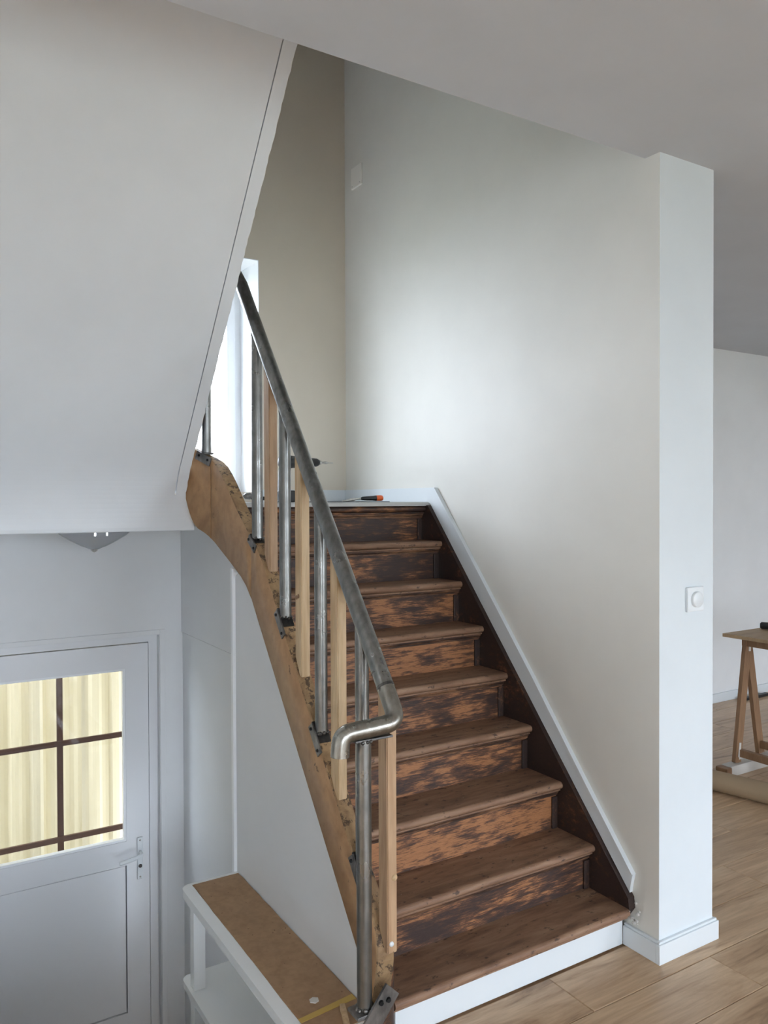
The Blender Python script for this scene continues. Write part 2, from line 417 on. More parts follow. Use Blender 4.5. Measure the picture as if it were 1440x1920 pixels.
# sloped underside of the upper flight, with the fascia and the ceiling over the entrance
SX = -1.04; SL = 1.204
def soff(y): return 1.4955 + SL*(1.404-y)
prof = [(YB, 1.346), (1.412, 1.346), (1.406, 1.349)]
curve = [(q[0], q[1]) for q in bez((1.404, 1.362, 0), (1.403, 1.4967, 0), (1.31, soff(1.31), 0), 14)]
prof += curve
prof += [(YE, soff(YE)), (YE, soff(YE)+.11), (1.28, soff(1.28)+.11), (1.50, 1.455), (YB, 1.455)]
struct('ceiling_soffit', MB().prism(prof, 0, WX, SX-.047), 'panel_paint', label='sloped white underside of the upper stair flight')
# edge strip of the soffit, cut raggedly, separated by a groove
line = [(1.31+(YE-1.31)*i/110, soff(1.31+(YE-1.31)*i/110)) for i in range(111)]
strip = [q for q in curve if q[1] > 1.487] + line[1:]
vs = []; fs = []; N_ = len(strip)-1
for y, z in strip:
    r_ = random.uniform(-.0028, .0008)
    vs += [(SX-.0435, y, z-.0005), (SX+r_, y, z-.0005), (SX+r_, y+.02, z+.03), (SX-.0435, y+.02, z+.03)]
for i in range(N_):
    for k in range(4): fs.append((i*4+k, i*4+(k+1) % 4, (i+1)*4+(k+1) % 4, (i+1)*4+k))
fs += [(0, 1, 2, 3), (4*N_+3, 4*N_+2, 4*N_+1, 4*N_)]
struct('trim_2', MB().add(vs, fs), 'panel_paint', label='narrow white edge strip along the sloped soffit')
# end piece of the fascia beside the wreathed string
XRT = [(1.346, -1.001), (1.362, -1.0), (1.38, -1.004), (1.40, -1.010), (1.425, -1.017), (1.45, -1.026), (1.47, -1.033), (1.495, -1.040)]
fz = [(1.412, 1.346), (1.406, 1.349)] + [q for q in curve if q[1] <= 1.487] + [q for q in curve if q[1] > 1.487][:1]
vs = []; fs = []
for y, z in fz:
    xr = XRT[-1][1]
    for (a_, va), (b_, vb) in zip(XRT, XRT[1:]):
        if a_ <= z <= b_: xr = va+(vb-va)*(z-a_)/(b_-a_)
    xr += random.uniform(-.002, .001)
    vs += [(SX-.0475, y, z), (xr, y, z), (xr, 1.46, z), (SX-.0475, 1.46, z)]
n_ = len(fz)-1
for i in range(n_):
    for k in range(4): fs.append((i*4+k, i*4+(k+1) % 4, (i+1)*4+(k+1) % 4, (i+1)*4+k))
fs += [(0, 1, 2, 3), (4*n_+3, 4*n_+2, 4*n_+1, 4*n_)]
mb = MB().add(vs, fs)
struct('trim_3', mb, 'panel_paint', label='broken plaster end of the fascia beside the wooden string')
# upper flight on top of the soffit
up = empty('upper_staircase', 'upper stair flight rising above the sloped white soffit', 'staircase')
for i in range(9):
    y1 = 1.37-.147*i; zt = soff(y1-.147)+.12
    MB().box(WX+.002, SX-.01, y1-.19, y1+.02, zt-.03, zt, .006).build('tread', 'tread_wood', up)
    MB().box(WX+.002, SX-.01, y1-.005, y1+.012, soff(y1)+.10, zt-.03).build('riser', 'riser_wood_dark', up)

# ------------------------------------------------------------------ the staircase
NY = [-.005, .147, .300, .458, .596, .742, .882, 1.025, 1.149]
NZ = [.136, .290, .460, .624, .796, .958, 1.127, 1.290, 1.440]
XI, XS = -.932, -.030
st = empty('staircase', 'old wooden staircase with stripped patchy brown treads and risers', 'staircase')
def tread_profile(y, z, yback, th=.034, r=.0125):
    p = [(yback, z), (y+r, z)]
    for k in range(1, 10):
        a = math.pi/2 + math.pi*.92*k/9
        p.append((y+r+r*math.cos(a), z-r+r*math.sin(a)))
    p += [(y+.016, z-.0255), (y+.012, z-.0275), (y+.012, z-.032), (y+.016, z-th), (yback, z-th)]
    return p
for i in range(8):
    yb = NY[i+1]+.05
    MB().prism(tread_profile(NY[i], NZ[i], yb), 0, XI, XS).build('tread', 'tread_wood', st)
for i in range(8):
    y = NY[i+1]+.032; z0 = NZ[i]; z1 = NZ[i+1]-.034
    r = MB().box(XI, XS-.002, y, y+.016, z0, z1).build('riser', ('riser_wood_dark', 'riser_wood_pale', 'riser_wood', 'riser_wood', 'riser_wood_pale', 'riser_wood', 'riser_wood_dark', 'riser_wood_dark')[i], st)
    # cove moulding under the nosing, end strip at the wall string, strip at the foot
    mp = [(y, z1-.018), (y-.005, z1-.018), (y-.006, z1-.012), (y-.011, z1-.006), (y-.012, z1), (y, z1)]
    MB().prism(mp, 0, XI, XS).build('moulding', 'moulding_wood', r)
    MB().box(XS-.026, XS-.001, y-.008, y, z0, z1-.022, .003).build('end_strip', 'string_wood_dark', r)
# landing: dark nosing, pale top boards
o = MB().prism(tread_profile(NY[8], NZ[8], 1.30), 0, XI, XS).build('tread', 'riser_wood_dark', st)
struct('floor_landing', MB().prism([(NY[8]-.004, 1.441), (YB, 1.441), (YB, 1.459), (NY[8]+.004, 1.459), (NY[8]-.004, 1.454)], 0, XI, -.001).box(SX-.09, XI, 1.47, YB, 1.36, 1.459), 'grey_strip', label='pale grey landing floor at the top of the flight')
# wall string
def wtop(y): return .163 + 1.128*(y+.001)
ws = [(0.0, 0.135), (.004, .162), (.004, wtop(.004)), (1.135, wtop(1.135)), (1.21, wtop(1.135)), (1.21, 1.24), (.3, .02), (.062, .02), (.062, .10), (.02, .105)]
MB().prism(ws, 0, XS, -.001).build('wall_string', 'string_wood_dark', st)
# outer string: a thick board following the flight, wreathed at the top, curling outward at the bottom
TH = .045; XO = -.97
TOPT = [(.80, 1.286), (.90, 1.352), (1.033, 1.452), (1.142, 1.548), (1.19, 1.582), (1.22, 1.60)]
stations = []   # (outer point, inward normal, z_top, z_low)
def lerp_tab(tab, s):
    if s <= tab[0][0]: return tab[0][1]
    for (a, va), (b, vb) in zip(tab, tab[1:]):
        if s <= b: return va+(vb-va)*(s-a)/(b-a)
    return tab[-1][1]
Rb = .06; CY = .045; WYC = 1.22
tb_top = [(0, .342), (15, .318), (30, .286), (45, .25), (60, .205), (75, .16), (85, .13)]
for k in range(16, -1, -1):
    a = math.radians(76*k/16); d = 76*k/16
    px = XO-Rb*(1-math.cos(a)); py = CY-Rb*math.sin(a)
    nx, ny = math.cos(a), -math.sin(a)
    stations.append(((px, py), (nx, ny), lerp_tab(tb_top, d), lerp_tab([(0, .115), (6, .06), (14, .0)], d)))
for k in range(1, 24):
    y = CY+(WYC-CY)*k/24
    zt = .485+1.25*(y-.159) if y < .80 else lerp_tab(TOPT, y)
    zl = .242+1.2*(y-.146) if y < .89 else lerp_tab([(.89, 1.135), (.95, 1.178), (1.037, 1.217), (1.147, 1.262), (1.205, 1.284), (1.22, 1.291)], y)
    stations.append(((XO, y), (1, 0), zt, zl))
Rw = .20
tw_top = [(0, 1.60), (17, 1.634), (32, 1.657), (43, 1.679), (60, 1.70), (84, 1.73)]
tw_low = [(0, 1.291), (10, 1.308), (25, 1.337), (37, 1.358), (42, 1.380), (46, 1.410), (49, 1.445), (51, 1.475)]
for k in range(0, 18):
    d = 51*k/17; a = math.radians(d)
    stations.append(((XO-Rw+Rw*math.cos(a), WYC+Rw*math.sin(a)), (math.cos(a), math.sin(a)), lerp_tab(tw_top, d), lerp_tab(tw_low, d)))
def ribbon(sts, th, off=0.0, name='', mats=None, topmat=True):
    vs = []; fs = []; mi = []
    for (p, nn, zt, zl) in sts:
        ox, oy = p[0]+nn[0]*off, p[1]+nn[1]*off
        ix, iy = ox+nn[0]*th, oy+nn[1]*th
        c = .004
        vs += [(ox, oy, zl), (ox, oy, zt-c), (ox+nn[0]*c, oy+nn[1]*c, zt), (ix, iy, zt), (ix, iy, zl)]
    n = len(sts)
    for i in range(n-1):
        for k in range(5):
            fs.append((i*5+k, i*5+(k+1) % 5, (i+1)*5+(k+1) % 5, (i+1)*5+k)); mi.append(1 if k in (1, 2) else (2 if k == 3 else 0))
    fs += [(0, 1, 2, 3, 4), tuple(5*(n-1)+k for k in (4, 3, 2, 1, 0))]; mi += [0, 0]
    me = bpy.data.meshes.new(name); me.from_pydata(vs, [], fs)
    me.polygons.foreach_set('material_index', mi)
    bm = bmesh.new(); bm.from_mesh(me); bmesh.ops.recalc_face_normals(bm, faces=bm.faces); bm.to_mesh(me); bm.free()
    for p in me.polygons:
        if p.material_index == 0 and len(p.vertices) == 4: p.use_smooth = True
    return me
# the board is in three lengths with butt joints, as the photo shows
nb = 17
jt = nb + 16                       # joint where the wreathed piece starts
ob = link('outer_string', ribbon(stations[:jt+1], TH, name='outer_string'), ['string_wood', 'string_top_wood', 'riser_wood_dark'], st)
wre = link('wreathed_string', ribbon([((s[0][0], s[0][1]+(.0015 if i == 0 else 0)), s[1], s[2], s[3]) for i, s in enumerate(stations[jt:jt+13])], TH, name='wreathed_string'), ['string_wood', 'string_top_wood', 'riser_wood_dark'], st)
wr2 = link('wreathed_string', ribbon([((s[0][0]-(.0012 if i == 0 else 0), s[0][1]), s[1], s[2], s[3]) for i, s in enumerate(stations[jt+12:])], TH, name='wreathed_string_end'), ['string_wood', 'string_top_wood', 'riser_wood_dark'], st)
# white board closing the foot of the stairs
struct('baseboard_stair_foot', MB().box(-.905, -.0155, .040, .055, 0, .101, .002), 'white_gloss_shaded', label='white board under the lowest tread')
MB().box(-.935, -.03, .058, .075, 0, .10).build('riser', 'riser_wood_dark', st)

# wall panel under the string, corner trim, recessed wall with its ledge
pts = [(.075, FE), (1.055, FE), (1.055, 1.18)]
for y in (.95, .9, .75, .6, .45, .3, .15): pts.append((y, .242+1.2*(y-.146)+.03))
pts.append((.075, .16))
struct('wall_under_stairs', MB().prism(pts, 0, -.962, -.945), 'grey_white_wall', label='white panel under the sloping outer string')
struct('trim_4', MB().box(-.974, -.94, 1.052, 1.073, FE, 1.215, .003), 'white_gloss', label='vertical white corner strip of the panel under the stairs')
struct('wall_recess', MB().box(-.887, -.86, 1.06, YB, FE, .846).box(-.893, -.86, 1.06, YB, .8505, 1.36).box(-.868, -.86, 1.06, YB, .845, .855), 'grey_white_wall', label='white side wall of the entrance with a fine horizontal joint')

# skirting on the wall side
tr = [(1.160, 1.459), (1.135, wtop(1.135)+.004), (.012, wtop(.012)+.004), (.010, .20), (.0, .246), (.203, .481), (.472, .801), (1.102, 1.522), (YB, 1.522), (YB, 1.459)]
mb = MB().prism(tr, 0, -.014, 0)
mb.prism([(.0, .246), (.203, .481), (.472, .801), (1.102, 1.522), (1.108, 1.513), (.478, .793), (.209, .473), (.007, .240)], 0, -.018, -.014)
struct('baseboard_stair', mb, 'white_gloss_shaded', label='white raking skirting board along the stair wall')
struct('baseboard_landing', MB().box(-.49, -.014, YB-.014, YB, 1.459, 1.522, .003), 'white_gloss_shaded')
def skirt_profile(h, t=.014): return h, t
struct('baseboard_pillar', MB().box(-.015, PW+.015, PY-.015, PY, 0, .062, .002).box(-.010, PW+.010, PY-.010, PY, .062, .070, .002).box(-.015, 0, PY, .040, 0, .062, .002).box(-.010, 0, PY, .040, .062, .070, .002), 'white_gloss_shaded', label='white skirting around the foot of the pillar')
struct('baseboard_pillar_side', MB().box(PW, PW+.014, PY, 1.85, 0, .065), 'white_gloss_shaded')
struct('baseboard_far', MB().box(PW+.014, XR, 1.836, 1.85, 0, .065, .003), 'white_gloss_shaded')
# chipped plaster where tread and wall meet
bm = bmesh.new()
for k in range(16):
    s = random.uniform(.002, .0055); m_ = Matrix.Translation((-.012+random.uniform(-.012, .006), -.005+random.uniform(-.022, .022), .108+random.uniform(-.022, .05))) @ Matrix.Rotation(random.random()*3, 4, 'Z') @ Matrix.Diagonal((s, s*1.4, s, 1))
    bmesh.ops.create_icosphere(bm, subdivisions=1, radius=1, matrix=m_)
me = bpy.data.meshes.new('plaster_crumbs'); bm.to_mesh(me); bm.free()
link('plaster_crumbs', me, 'plaster_broken', wro)

# ------------------------------------------------------------------ railing
rl = empty('stair_railing', 'raw steel tube stair railing with wooden battens between the posts', 'railing')
RX = -.95
def railz(y): return 1.14 + (y-.129)*1.278
PR = .0195; RR = .0235
path = [(RX, 1.002, 2.256), (RX, -.028, .935)]
# rail: straight run, elbow turning outward, short return, elbow down
ret_z = .893
full = [(RX, 1.004, 2.258), (RX, .02, .983)]
elbow = [(RX, .02, .983), (RX, -.043, .899), (RX-.085, -.040, ret_z)]
o = MB().tube([(RX, 1.004, 2.258), (RX, .012, .975)], RR, 24).build('handrail', 'raw_steel', rl)
e1 = smoothpath([(RX, .0125, .9755), (RX, -.046, .896), (-1.02, -.038, .889)], .055, 12)
MB().tube(e1, RR, 24).build('handrail_elbow', 'elbow_steel', rl)
e2 = smoothpath([(-1.0205, -.038, .889), (-1.108, -.034, .884), (-1.112, -.034, .830)], .055, 12)
MB().tube(e2, RR, 24, caps=False).build('handrail_elbow', 'elbow_steel', rl)
MB().lathe([(RR, .0), (RR*.9, .0), (RR*.9, .02), (0.0001, .02)], (-1.112, -.034, .831), 24).build('tube_end', 'weld_metal', rl)
MB().tube([(RX, .0145, .978), (RX, .0095, .972)], RR+.0009, 24).build('weld_seam', 'weld_metal', rl)
MB().tube([(RX, .041, 1.0105), (RX, .038, 1.0067)], RR+.0006, 24).build('weld_seam', 'weld_metal', rl)
# top: mitred bend, then the rail of the upper flight
MB().tube([(RX, 1.0045, 2.2585), (RX-.008, 1.05, 2.315), (-.985, 1.24, 2.43)], RR, 24).build('handrail_bend', 'raw_steel', rl)
MB().tube(smoothpath([(-.985, 1.24, 2.43), (-1.02, 1.33, 2.47), (-1.17, 1.33, 2.53), (-1.18, .5, 3.50)], .06, 8), RR, 20).build('handrail', 'raw_steel', rl)

def blob(mb_, c, r, n=9, ring=.02):
    for k in range(n):
        a = 2*math.pi*k/n+random.uniform(-.2, .2)
        x, y, z = c[0]+ring*math.cos(a), c[1]+ring*math.sin(a), c[2]+random.uniform(-.003, .003)
        rr = r*random.uniform(.7, 1.25)
        mb_.lathe([(.0001, -rr), (rr*.7, -rr*.7), (rr, 0), (rr*.7, rr*.7), (.0001, rr)], (x, y, z), 8)
    return mb_
def post(x, y, zb, zt, label=None, cut=True, face='out'):
    # vertical tube cut to the slope of the rail at its head
    seg = 20; vs = []
    for j in range(seg):
        a = 2*math.pi*j/seg; px, py = x+PR*math.cos(a), y+PR*math.sin(a)
        vs.append((px, py, zb))
    for j in range(seg):
        a = 2*math.pi*j/seg; px, py = x+PR*math.cos(a), y+PR*math.sin(a)
        vs.append((px, py, zt+(1.278*(py-y) if cut else 0)))
    mbp = MB().add(vs, [(j, (j+1) % seg, seg+(j+1) % seg, seg+j) for j in range(seg)], True)
    mbp.add(vs[:seg], [list(range(seg))[::-1]]); mbp.add(vs[seg:], [list(range(seg))])
    p_ = mbp.build('steel_post', 'raw_steel', rl)
    if label: p_['label'] = label
    return p_
def screw(x, y, z, parent, n=(-1, 0, 0), r=.0055):
    t = Vector(n); MB().tube([Vector((x, y, z)), Vector((x, y, z))+t*.005], [r, r*.75], 10).build('screw', 'dark_screw', parent)
def stop(y): # top of straight outer string
    return .485+1.25*(y-.159) if y < .80 else lerp_tab(TOPT, y)
posts = [(.135, None), (.381, None), (.634, None), (.866, None)]
for y, lb in posts:
    zb = stop(y)+.004; rz = railz(y)
    p_ = post(RX, y, zb, rz-RR*1.55)
    MB().obox((RX, y-.022, stop(y-.022)+.003), (RX, y+.022, stop(y+.022)+.003), .042, .005).build('base_plate', 'dark_plate', p_)
    # angle leg folded down over the outer face of the string
    yc = y; zc = stop(yc)-.012
    MB().obox((XO-.003, yc-.034, stop(yc-.034)-.012), (XO-.003, yc+.026, stop(yc+.026)-.012), .005, .030).build('angle_plate', 'plate_steel', p_)
    screw(XO-.005, yc+.018, stop(yc+.018)-.012, p_); screw(XO-.005, yc-.025, stop(yc-.025)-.013, p_)
    blob(MB(), (RX, y, zb-.001), .0055, 12, .019).build('weld_bead', 'weld_metal', p_)
    MB().obox((RX, y+.012, railz(y+.012)-RR*1.5), (RX, y-.012, railz(y-.012)-RR*1.5), .016, .012).build('tab', 'weld_metal', p_)
# end post outside the curl, with its plate under the return and the big angle at the foot
ep = post(-1.044, -.034, .178, .862, 'end post of the railing under the curled handrail', cut=False)
MB().box(-1.075, -.965, -.050, -.018, .859, .865, .002).build('head_plate', 'plate_steel', ep)
blob(MB(), (-1.044, -.034, .861), .005, 12, .019).build('weld_bead', 'weld_metal', ep)
blob(MB(), (-1.044, -.034, .180), .0065, 14, .020).build('weld_bead', 'weld_metal', ep)
MB().box(-1.078, -1.012, -.060, -.006, .168, .177, .001).build('base_plate', 'plate_steel', ep)
ap = MB().obox((-1.066, -.066, .120), (-.972, -.052, .215), .006, .058, (0, 0, 1)).build('angle_plate', 'plate_steel', ep)
for q in ((-1.048, -.067, .120), (-.988, -.058, .194), (-1.012, -.062, .196)): screw(*q, ep, (-.2, -1, 0), .0075)
# post on the wreathed string, rising to the upper flight
p6 = post(-.975, 1.325, 1.660, 2.44, cut=False)
MB().box(-.998, -.952, 1.305, 1.345, 1.652, 1.659).build('base_plate', 'dark_plate', p6)
MB().obox((-1.012, 1.338, 1.652), (-.979, 1.268, 1.618), .005, .034, (0, 0, 1)).build('angle_plate', 'plate_steel', p6)
screw(-1.006, 1.322, 1.648, p6, (-.85, -.5, 0)); screw(-.986, 1.280, 1.628, p6, (-.9, -.3, 0))
# wooden battens
def batten(y, zb, x, mat, wd=.045, bx=.030, label=None, zt=None):
    y0, y1 = y-wd/2, y+wd/2
    if zt is None: t0, t1 = railz(y0)-RR*1.62, railz(y1)-RR*1.62
    b0, b1 = zb-.020*0, zb
    c = .003
    # foot cut on the splay over the string, head cut to the slope of the rail
    prof_ = [(y0, zb), (y0+.014, zb), (y1, zb+.058), (y1, t1), (y0, t0)]
    m_ = MB().prism(prof_, 0, x-bx/2, x+bx/2)
    bm_ = bmesh.new(); me_ = m_.mesh('wooden_batten'); bm_.from_mesh(me_)
    bmesh.ops.bevel(bm_, geom=bm_.edges[:], offset=.0025, segments=2, affect='EDGES'); bm_.to_mesh(me_); bm_.free()
    o_ = link('wooden_batten', me_, mat, rl)
    if label: o_['label'] = label
    return o_
b1 = batten(.012, .276, -.945, 'pine_warm')
MB().lathe([(.0001, -.004), (.006, -.003), (.007, 0)], (-.948, -.0105, .302), 10, 'Y').build('screw_cap', 'white_plastic', b1)
MB().lathe([(.0001, -.004), (.008, -.002), (.009, .001)], (-.938, -.0105, .475), 12, 'Y').build('knot', 'pine', b1)
batten(.270, .600, -.95, 'pine'); k3 = batten(.506, .912, -.95, 'pine'); batten(.748, 1.225, -.95, 'pine_warm')
for (y, z) in ((.503, 1.165), (.516, 1.16)):
    MB().lathe([(.0001, -.0012), (.006, -.0008), (.0075, .0002)], (-.966, y, z), 12, 'X').build('knot', 'trestle_wood', k3)

# ------------------------------------------------------------------ shelf along the panel
sh = empty('wall_shelf', 'white two tier shelf with hardboard top against the panel under the stairs', 'shelf')
def rounded(x0, x1, y0, y1, r, n=6):
    # rounded at the corner (x0, y1)
    p = [(x0, y0), (x1, y0), (x1, y1), (x0+r, y1)]
    for k in range(1, n+1):
        a = math.pi/2+math.pi/2*k/n; p.append((x0+r+r*math.cos(a), y1-r+r*math.sin(a)))
    return p
MB().prism(rounded(-1.180, -.963, .055, 1.05, .035), 2, .048, .078).build('shelf_top', 'white_lacquer', sh)
jag = [(-1.141, .058), (-.964, .058)]
for k in range(20): jag.append((-.964-random.uniform(0, .0025), .15+.87*k/19))
jag += [(-.966, 1.030), (-1.141, 1.030)]
for k in range(18): jag.append((-1.141+random.uniform(-.001, .0015), 1.01-.85*k/17))
MB().prism(jag, 2, .0782, .0805).build('hardboard_sheet', 'hardboard', sh)
MB().prism([(-1.142, .132), (-.966, .146), (-.966, .170), (-1.142, .150)], 2, .0806, .0815).build('tape_strip', 'yellow_tape', sh)
MB().prism(rounded(-1.180, -.963, .12, 1.05, .035), 2, -.275, -.250).build('shelf_board', 'white_lacquer', sh)
MB().box(-1.168, -1.126, .935, .977, -.250, .048, .003).build('leg', 'white_lacquer', sh)
MB().box(-1.168, -1.126, .935, .977, FE, -.275, .003).build('leg', 'white_lacquer', sh)
MB().box(-1.168, -1.126, .20, .242, -.250, .048, .003).build('leg', 'white_lacquer', sh)
MB().box(-1.168, -1.126, .20, .242, FE, -.275, .003).build('leg', 'white_lacquer', sh)
chips = bmesh.new()
for k in range(24):
    s = random.uniform(.0012, .0028); m_ = Matrix.Translation((random.uniform(-1.13, -.975), random.uniform(.18, 1.0)**1.0, .081)) @ Matrix.Rotation(random.random()*3, 4, 'Z') @ Matrix.Diagonal((s*1.6, s, s*.5, 1))
    bmesh.ops.create_icosphere(chips, subdivisions=1, radius=1, matrix=m_)
me = bpy.data.meshes.new('wood_chips'); chips.to_mesh(me); chips.free()
setprops(link('wood_chips', me, 'trestle_wood'), 'scattered brown wood crumbs on the hardboard shelf top', 'debris', None, 'stuff')
setprops(MB().prism([(-1.083, .196), (-1.072, .186), (-1.060, .190), (-1.056, .203), (-1.068, .212), (-1.080, .208)], 2, .0805, .0835).build('plaster_flake', 'white_chipped'), 'flat white plaster flake near the taped end of the shelf', 'flake')
setprops(MB().obox((-1.02, .128, .088), (-1.052, .04, .088), .014, .014).build('wood_offcut', 'pine'), 'small pale wood stick lying beside the end post foot', 'offcut')

# ------------------------------------------------------------------ entrance door
dr = empty('door_1', 'white half glazed entrance door with lever handle', kind='structure')
yf = YB+.035
mb = MB(); mb.box(DOOR[0], DOOR[0]+.045, yf, yf+.07, FE, DOOR[3]); mb.box(DOOR[1]-.040, DOOR[1], yf, yf+.07, FE, DOOR[3]); mb.box(DOOR[0]+.045, DOOR[1]-.040, yf, yf+.07, DOOR[3]-.034, DOOR[3])
mb.build('door_frame', 'upvc', dr)
mb = MB(); mb.box(DOOR[1]+.002, DOOR[1]+.026, YB-.006, YB, FE, DOOR[3]+.024, .002); mb.box(DOOR[0]-.02, DOOR[1]+.002, YB-.006, YB, DOOR[3]+.002, DOOR[3]+.024, .002)
mb.build('casing', 'grey_white_wall', dr)
lx0, lx1, lz0, lz1 = DOOR[0]+.048, -1.042, FE+.01, .808
ly0, ly1 = yf-.006, yf+.05
G = (-1.775, -1.146, -.098, .698)
mb = MB(); mb.box(lx0, G[0], ly0, ly1, lz0, lz1); mb.box(G[1], lx1, ly0, ly1, lz0, lz1); mb.box(G[0], G[1], ly0, ly1, G[3], lz1); mb.box(G[0], G[1], ly0, ly1, -.21, G[2]); mb.box(G[0], G[1], ly0, ly1, lz0, -.895)
leaf = mb.build('door_leaf', 'upvc', dr)
MB().box(G[0]+.004, G[1]-.004, ly0+.005, ly0+.03, -.891, -.214, .002).build('door_panel', 'upvc', leaf)
MB().box(G[0]-.01, G[1]+.01, ly0+.032, ly0+.042, -.905, -.20).build('panel_backing', 'black_gap', leaf)
mb = MB(); g = .010
mb.box(G[0], G[0]+g, ly0+.004, ly0+.03, G[2], G[3]); mb.box(G[1]-g, G[1], ly0+.004, ly0+.03, G[2], G[3]); mb.box(G[0]+g, G[1]-g, ly0+.004, ly0+.03, G[3]-g, G[3]); mb.box(G[0]+g, G[1]-g, ly0+.004, ly0+.03, G[2], G[2]+g)
mb.build('glazing_bead', 'white_gloss', leaf)
MB().box(G[0]+g, G[1]-g, ly0+.018, ly0+.024, G[2]+g, G[3]-g).build('pane', 'window_glass', leaf)
hp = MB().box(-1.100, -1.074, ly0-.009, ly0, -.285, -.090, .004).build('handle_plate', 'white_plastic', leaf)
MB().tube(smoothpath([(-1.087, ly0-.008, -.158), (-1.087, ly0-.045, -.158), (-1.135, ly0-.048, -.170), (-1.188, ly0-.046, -.176)], .018, 6), [.0085]*19+[.008], 12).build('lever', 'white_plastic', hp) if False else None
pth = smoothpath([(-1.087, ly0-.008, -.158), (-1.087, ly0-.045, -.158), (-1.135, ly0-.048, -.170), (-1.188, ly0-.046, -.176)], .018, 6)
MB().tube(pth, .0085, 12).build('lever', 'white_plastic', hp)
MB().lathe([(.0001, -.004), (.008, -.004), (.0085, .001)], (-1.087, ly0-.009, -.222), 14, 'Y').build('lock_cylinder', 'plate_steel', hp)
for z in (-.103, -.272): MB().lathe([(.0001, -.002), (.004, -.0015), (.0045, .0005)], (-1.087, ly0-.009, z), 10, 'Y').build('screw', 'bright_steel', hp)
# iron grille outside the glass
gr = empty('window_grille', 'brown iron bars outside the glazed entrance door', 'grille')
GY = 2.105
MB().box(-1.418, -1.392, GY, GY+.012, -.42, .76).build('bar', 'iron_brown', gr)
MB().box(-1.95, -.95, GY-.012, GY, .348, .372).build('bar', 'iron_brown', gr)
MB().box(-1.95, -.95, GY-.012, GY, -.092, -.068).build('bar', 'iron_brown', gr)
# cream corrugated sheets of the porch behind
def corr(x0, x1, y, name, n=10, amp=.02):
    vs = []; fs = []; k = n*6
    for i in range(k+1):
        x = x0+(x1-x0)*i/k; t = (i % 6)/6
        yy = y+(amp if t < .5 else 0)
        yy = y + amp*max(-1, min(1, 2.2*math.sin(2*math.pi*i/6/1.0+.3)))*.5
        vs += [(x, yy, FE-.05), (x, yy, 1.7), (x, yy+.003, FE-.05), (x, yy+.003, 1.7)]
    for i in range(k):
        a = i*4; b = a+4
        fs += [(a, b, b+1, a+1), (a+2, a+3, b+3, b+2), (a+1, b+1, b+3, a+3), (a, a+2, b+2, b)]
    return MB().add(vs, fs)
sheets = [(-2.3, -1.86, .03), (-1.90, -1.40, 0), (-1.42, -1.19, .03), (-1.21, -.80, 0), (-.83, -.35, .03)]
fn = empty('porch_screen', 'cream translucent ribbed sheets seen through the glazed door', 'screen')
for a, b, d in sheets: corr(a, b, 2.62+d, 'sheet', max(2, round((b-a)/.11))).build('sheet', 'translucent_sheet', fn)

# ------------------------------------------------------------------ ceiling lamp over the entrance
lc = (-1.352, 1.60, 0)
lp = empty('ceiling_lamp', 'pointed glass ceiling lamp hanging over the entrance', 'lamp')
MB().lathe([(.0001, 1.3558), (.09, 1.3558), (.092, 1.345), (.08, 1.342), (.0001, 1.342)], lc, 32).build('ceiling_rose', 'upvc', lp)
MB().lathe([(.138, 1.349), (.136, 1.338), (.122, 1.326), (.10, 1.312), (.075, 1.298), (.05, 1.285), (.028, 1.277), (.018, 1.272), (.0001, 1.271)], lc, 40).build('glass_shade', 'lamp_glass', lp)
MB().lathe([(.0001, 1.272), (.012, 1.272), (.014, 1.268), (.009, 1.263), (.0001, 1.259)], lc, 16).build('finial', 'bright_steel', lp)
for dx in (-.025, .02): MB().box(lc[0]+dx-.004, lc[0]+dx+.004, lc[1]-.137, lc[1]-.130, 1.330, 1.352).build('clip', 'bright_steel', lp)

# ------------------------------------------------------------------ switch and cover plate
sw = empty('light_switch', 'square white rotary light switch on the front of the pillar', 'switch')
MB().box(.126, .207, PY-.010, PY, 1.101, 1.181, .003).build('plate', 'white_plastic', sw)
MB().lathe([(.0001, -.010), (.024, -.010), (.0255, -.0085), (.0255, 0)], (.1665, PY-.0099, 1.141), 32, 'Y').build('rotary_knob', 'white_plastic', sw)
cv = empty('cover_plate', 'blank cream cover plate high on the stair wall', 'cover plate')
MB().box(-.010, 0, 1.744, 1.848, 3.074, 3.180, .003).build('plate', 'cover_ivory', cv)
for y, z in ((1.835, 3.086), (1.757, 3.086)): MB().lathe([(.0001, -.002), (.003, -.0015), (.0035, 0)], (-.0099, y, z), 8, 'X').build('screw', 'grey_strip', cv)

# ------------------------------------------------------------------ tools on the landing
LZ = 1.459
dl = empty('cordless_drill', 'black cordless drill standing on the landing beside the railing', 'drill')
dc = (-.50, 1.60, 1.646)
MB().lathe([(.0001, -.035), (.026, -.030), (.030, -.02), (.030, .02), (.027, .05), (.024, .058), (.0001, .058)], dc, 24, 'X').build('motor_body', 'black_plastic', dl)
ck = MB().lathe([(.0001, .058), (.023, .058), (.024, .064), (.021, .066), (.021, .076), (.0225, .078), (.0225, .088), (.0205, .090), (.021, .108), (.019, .128), (.013, .140), (.0001, .141)], (dc[0]+.03, dc[1], dc[2]), 24, 'X').build('chuck', 'black_plastic', dl)
MB().lathe([(.0215, .0655), (.0222, .067), (.0222, .0755), (.0215, .077)], (dc[0]+.03, dc[1], dc[2]), 24, 'X').build('chuck_ring', 'bright_steel', ck)
MB().lathe([(.0001, .139), (.009, .140), (.0095, .150), (.006, .154), (.0001, .155)], (dc[0]+.03, dc[1], dc[2]), 16, 'X').build('chuck_jaws', 'bright_steel', ck)
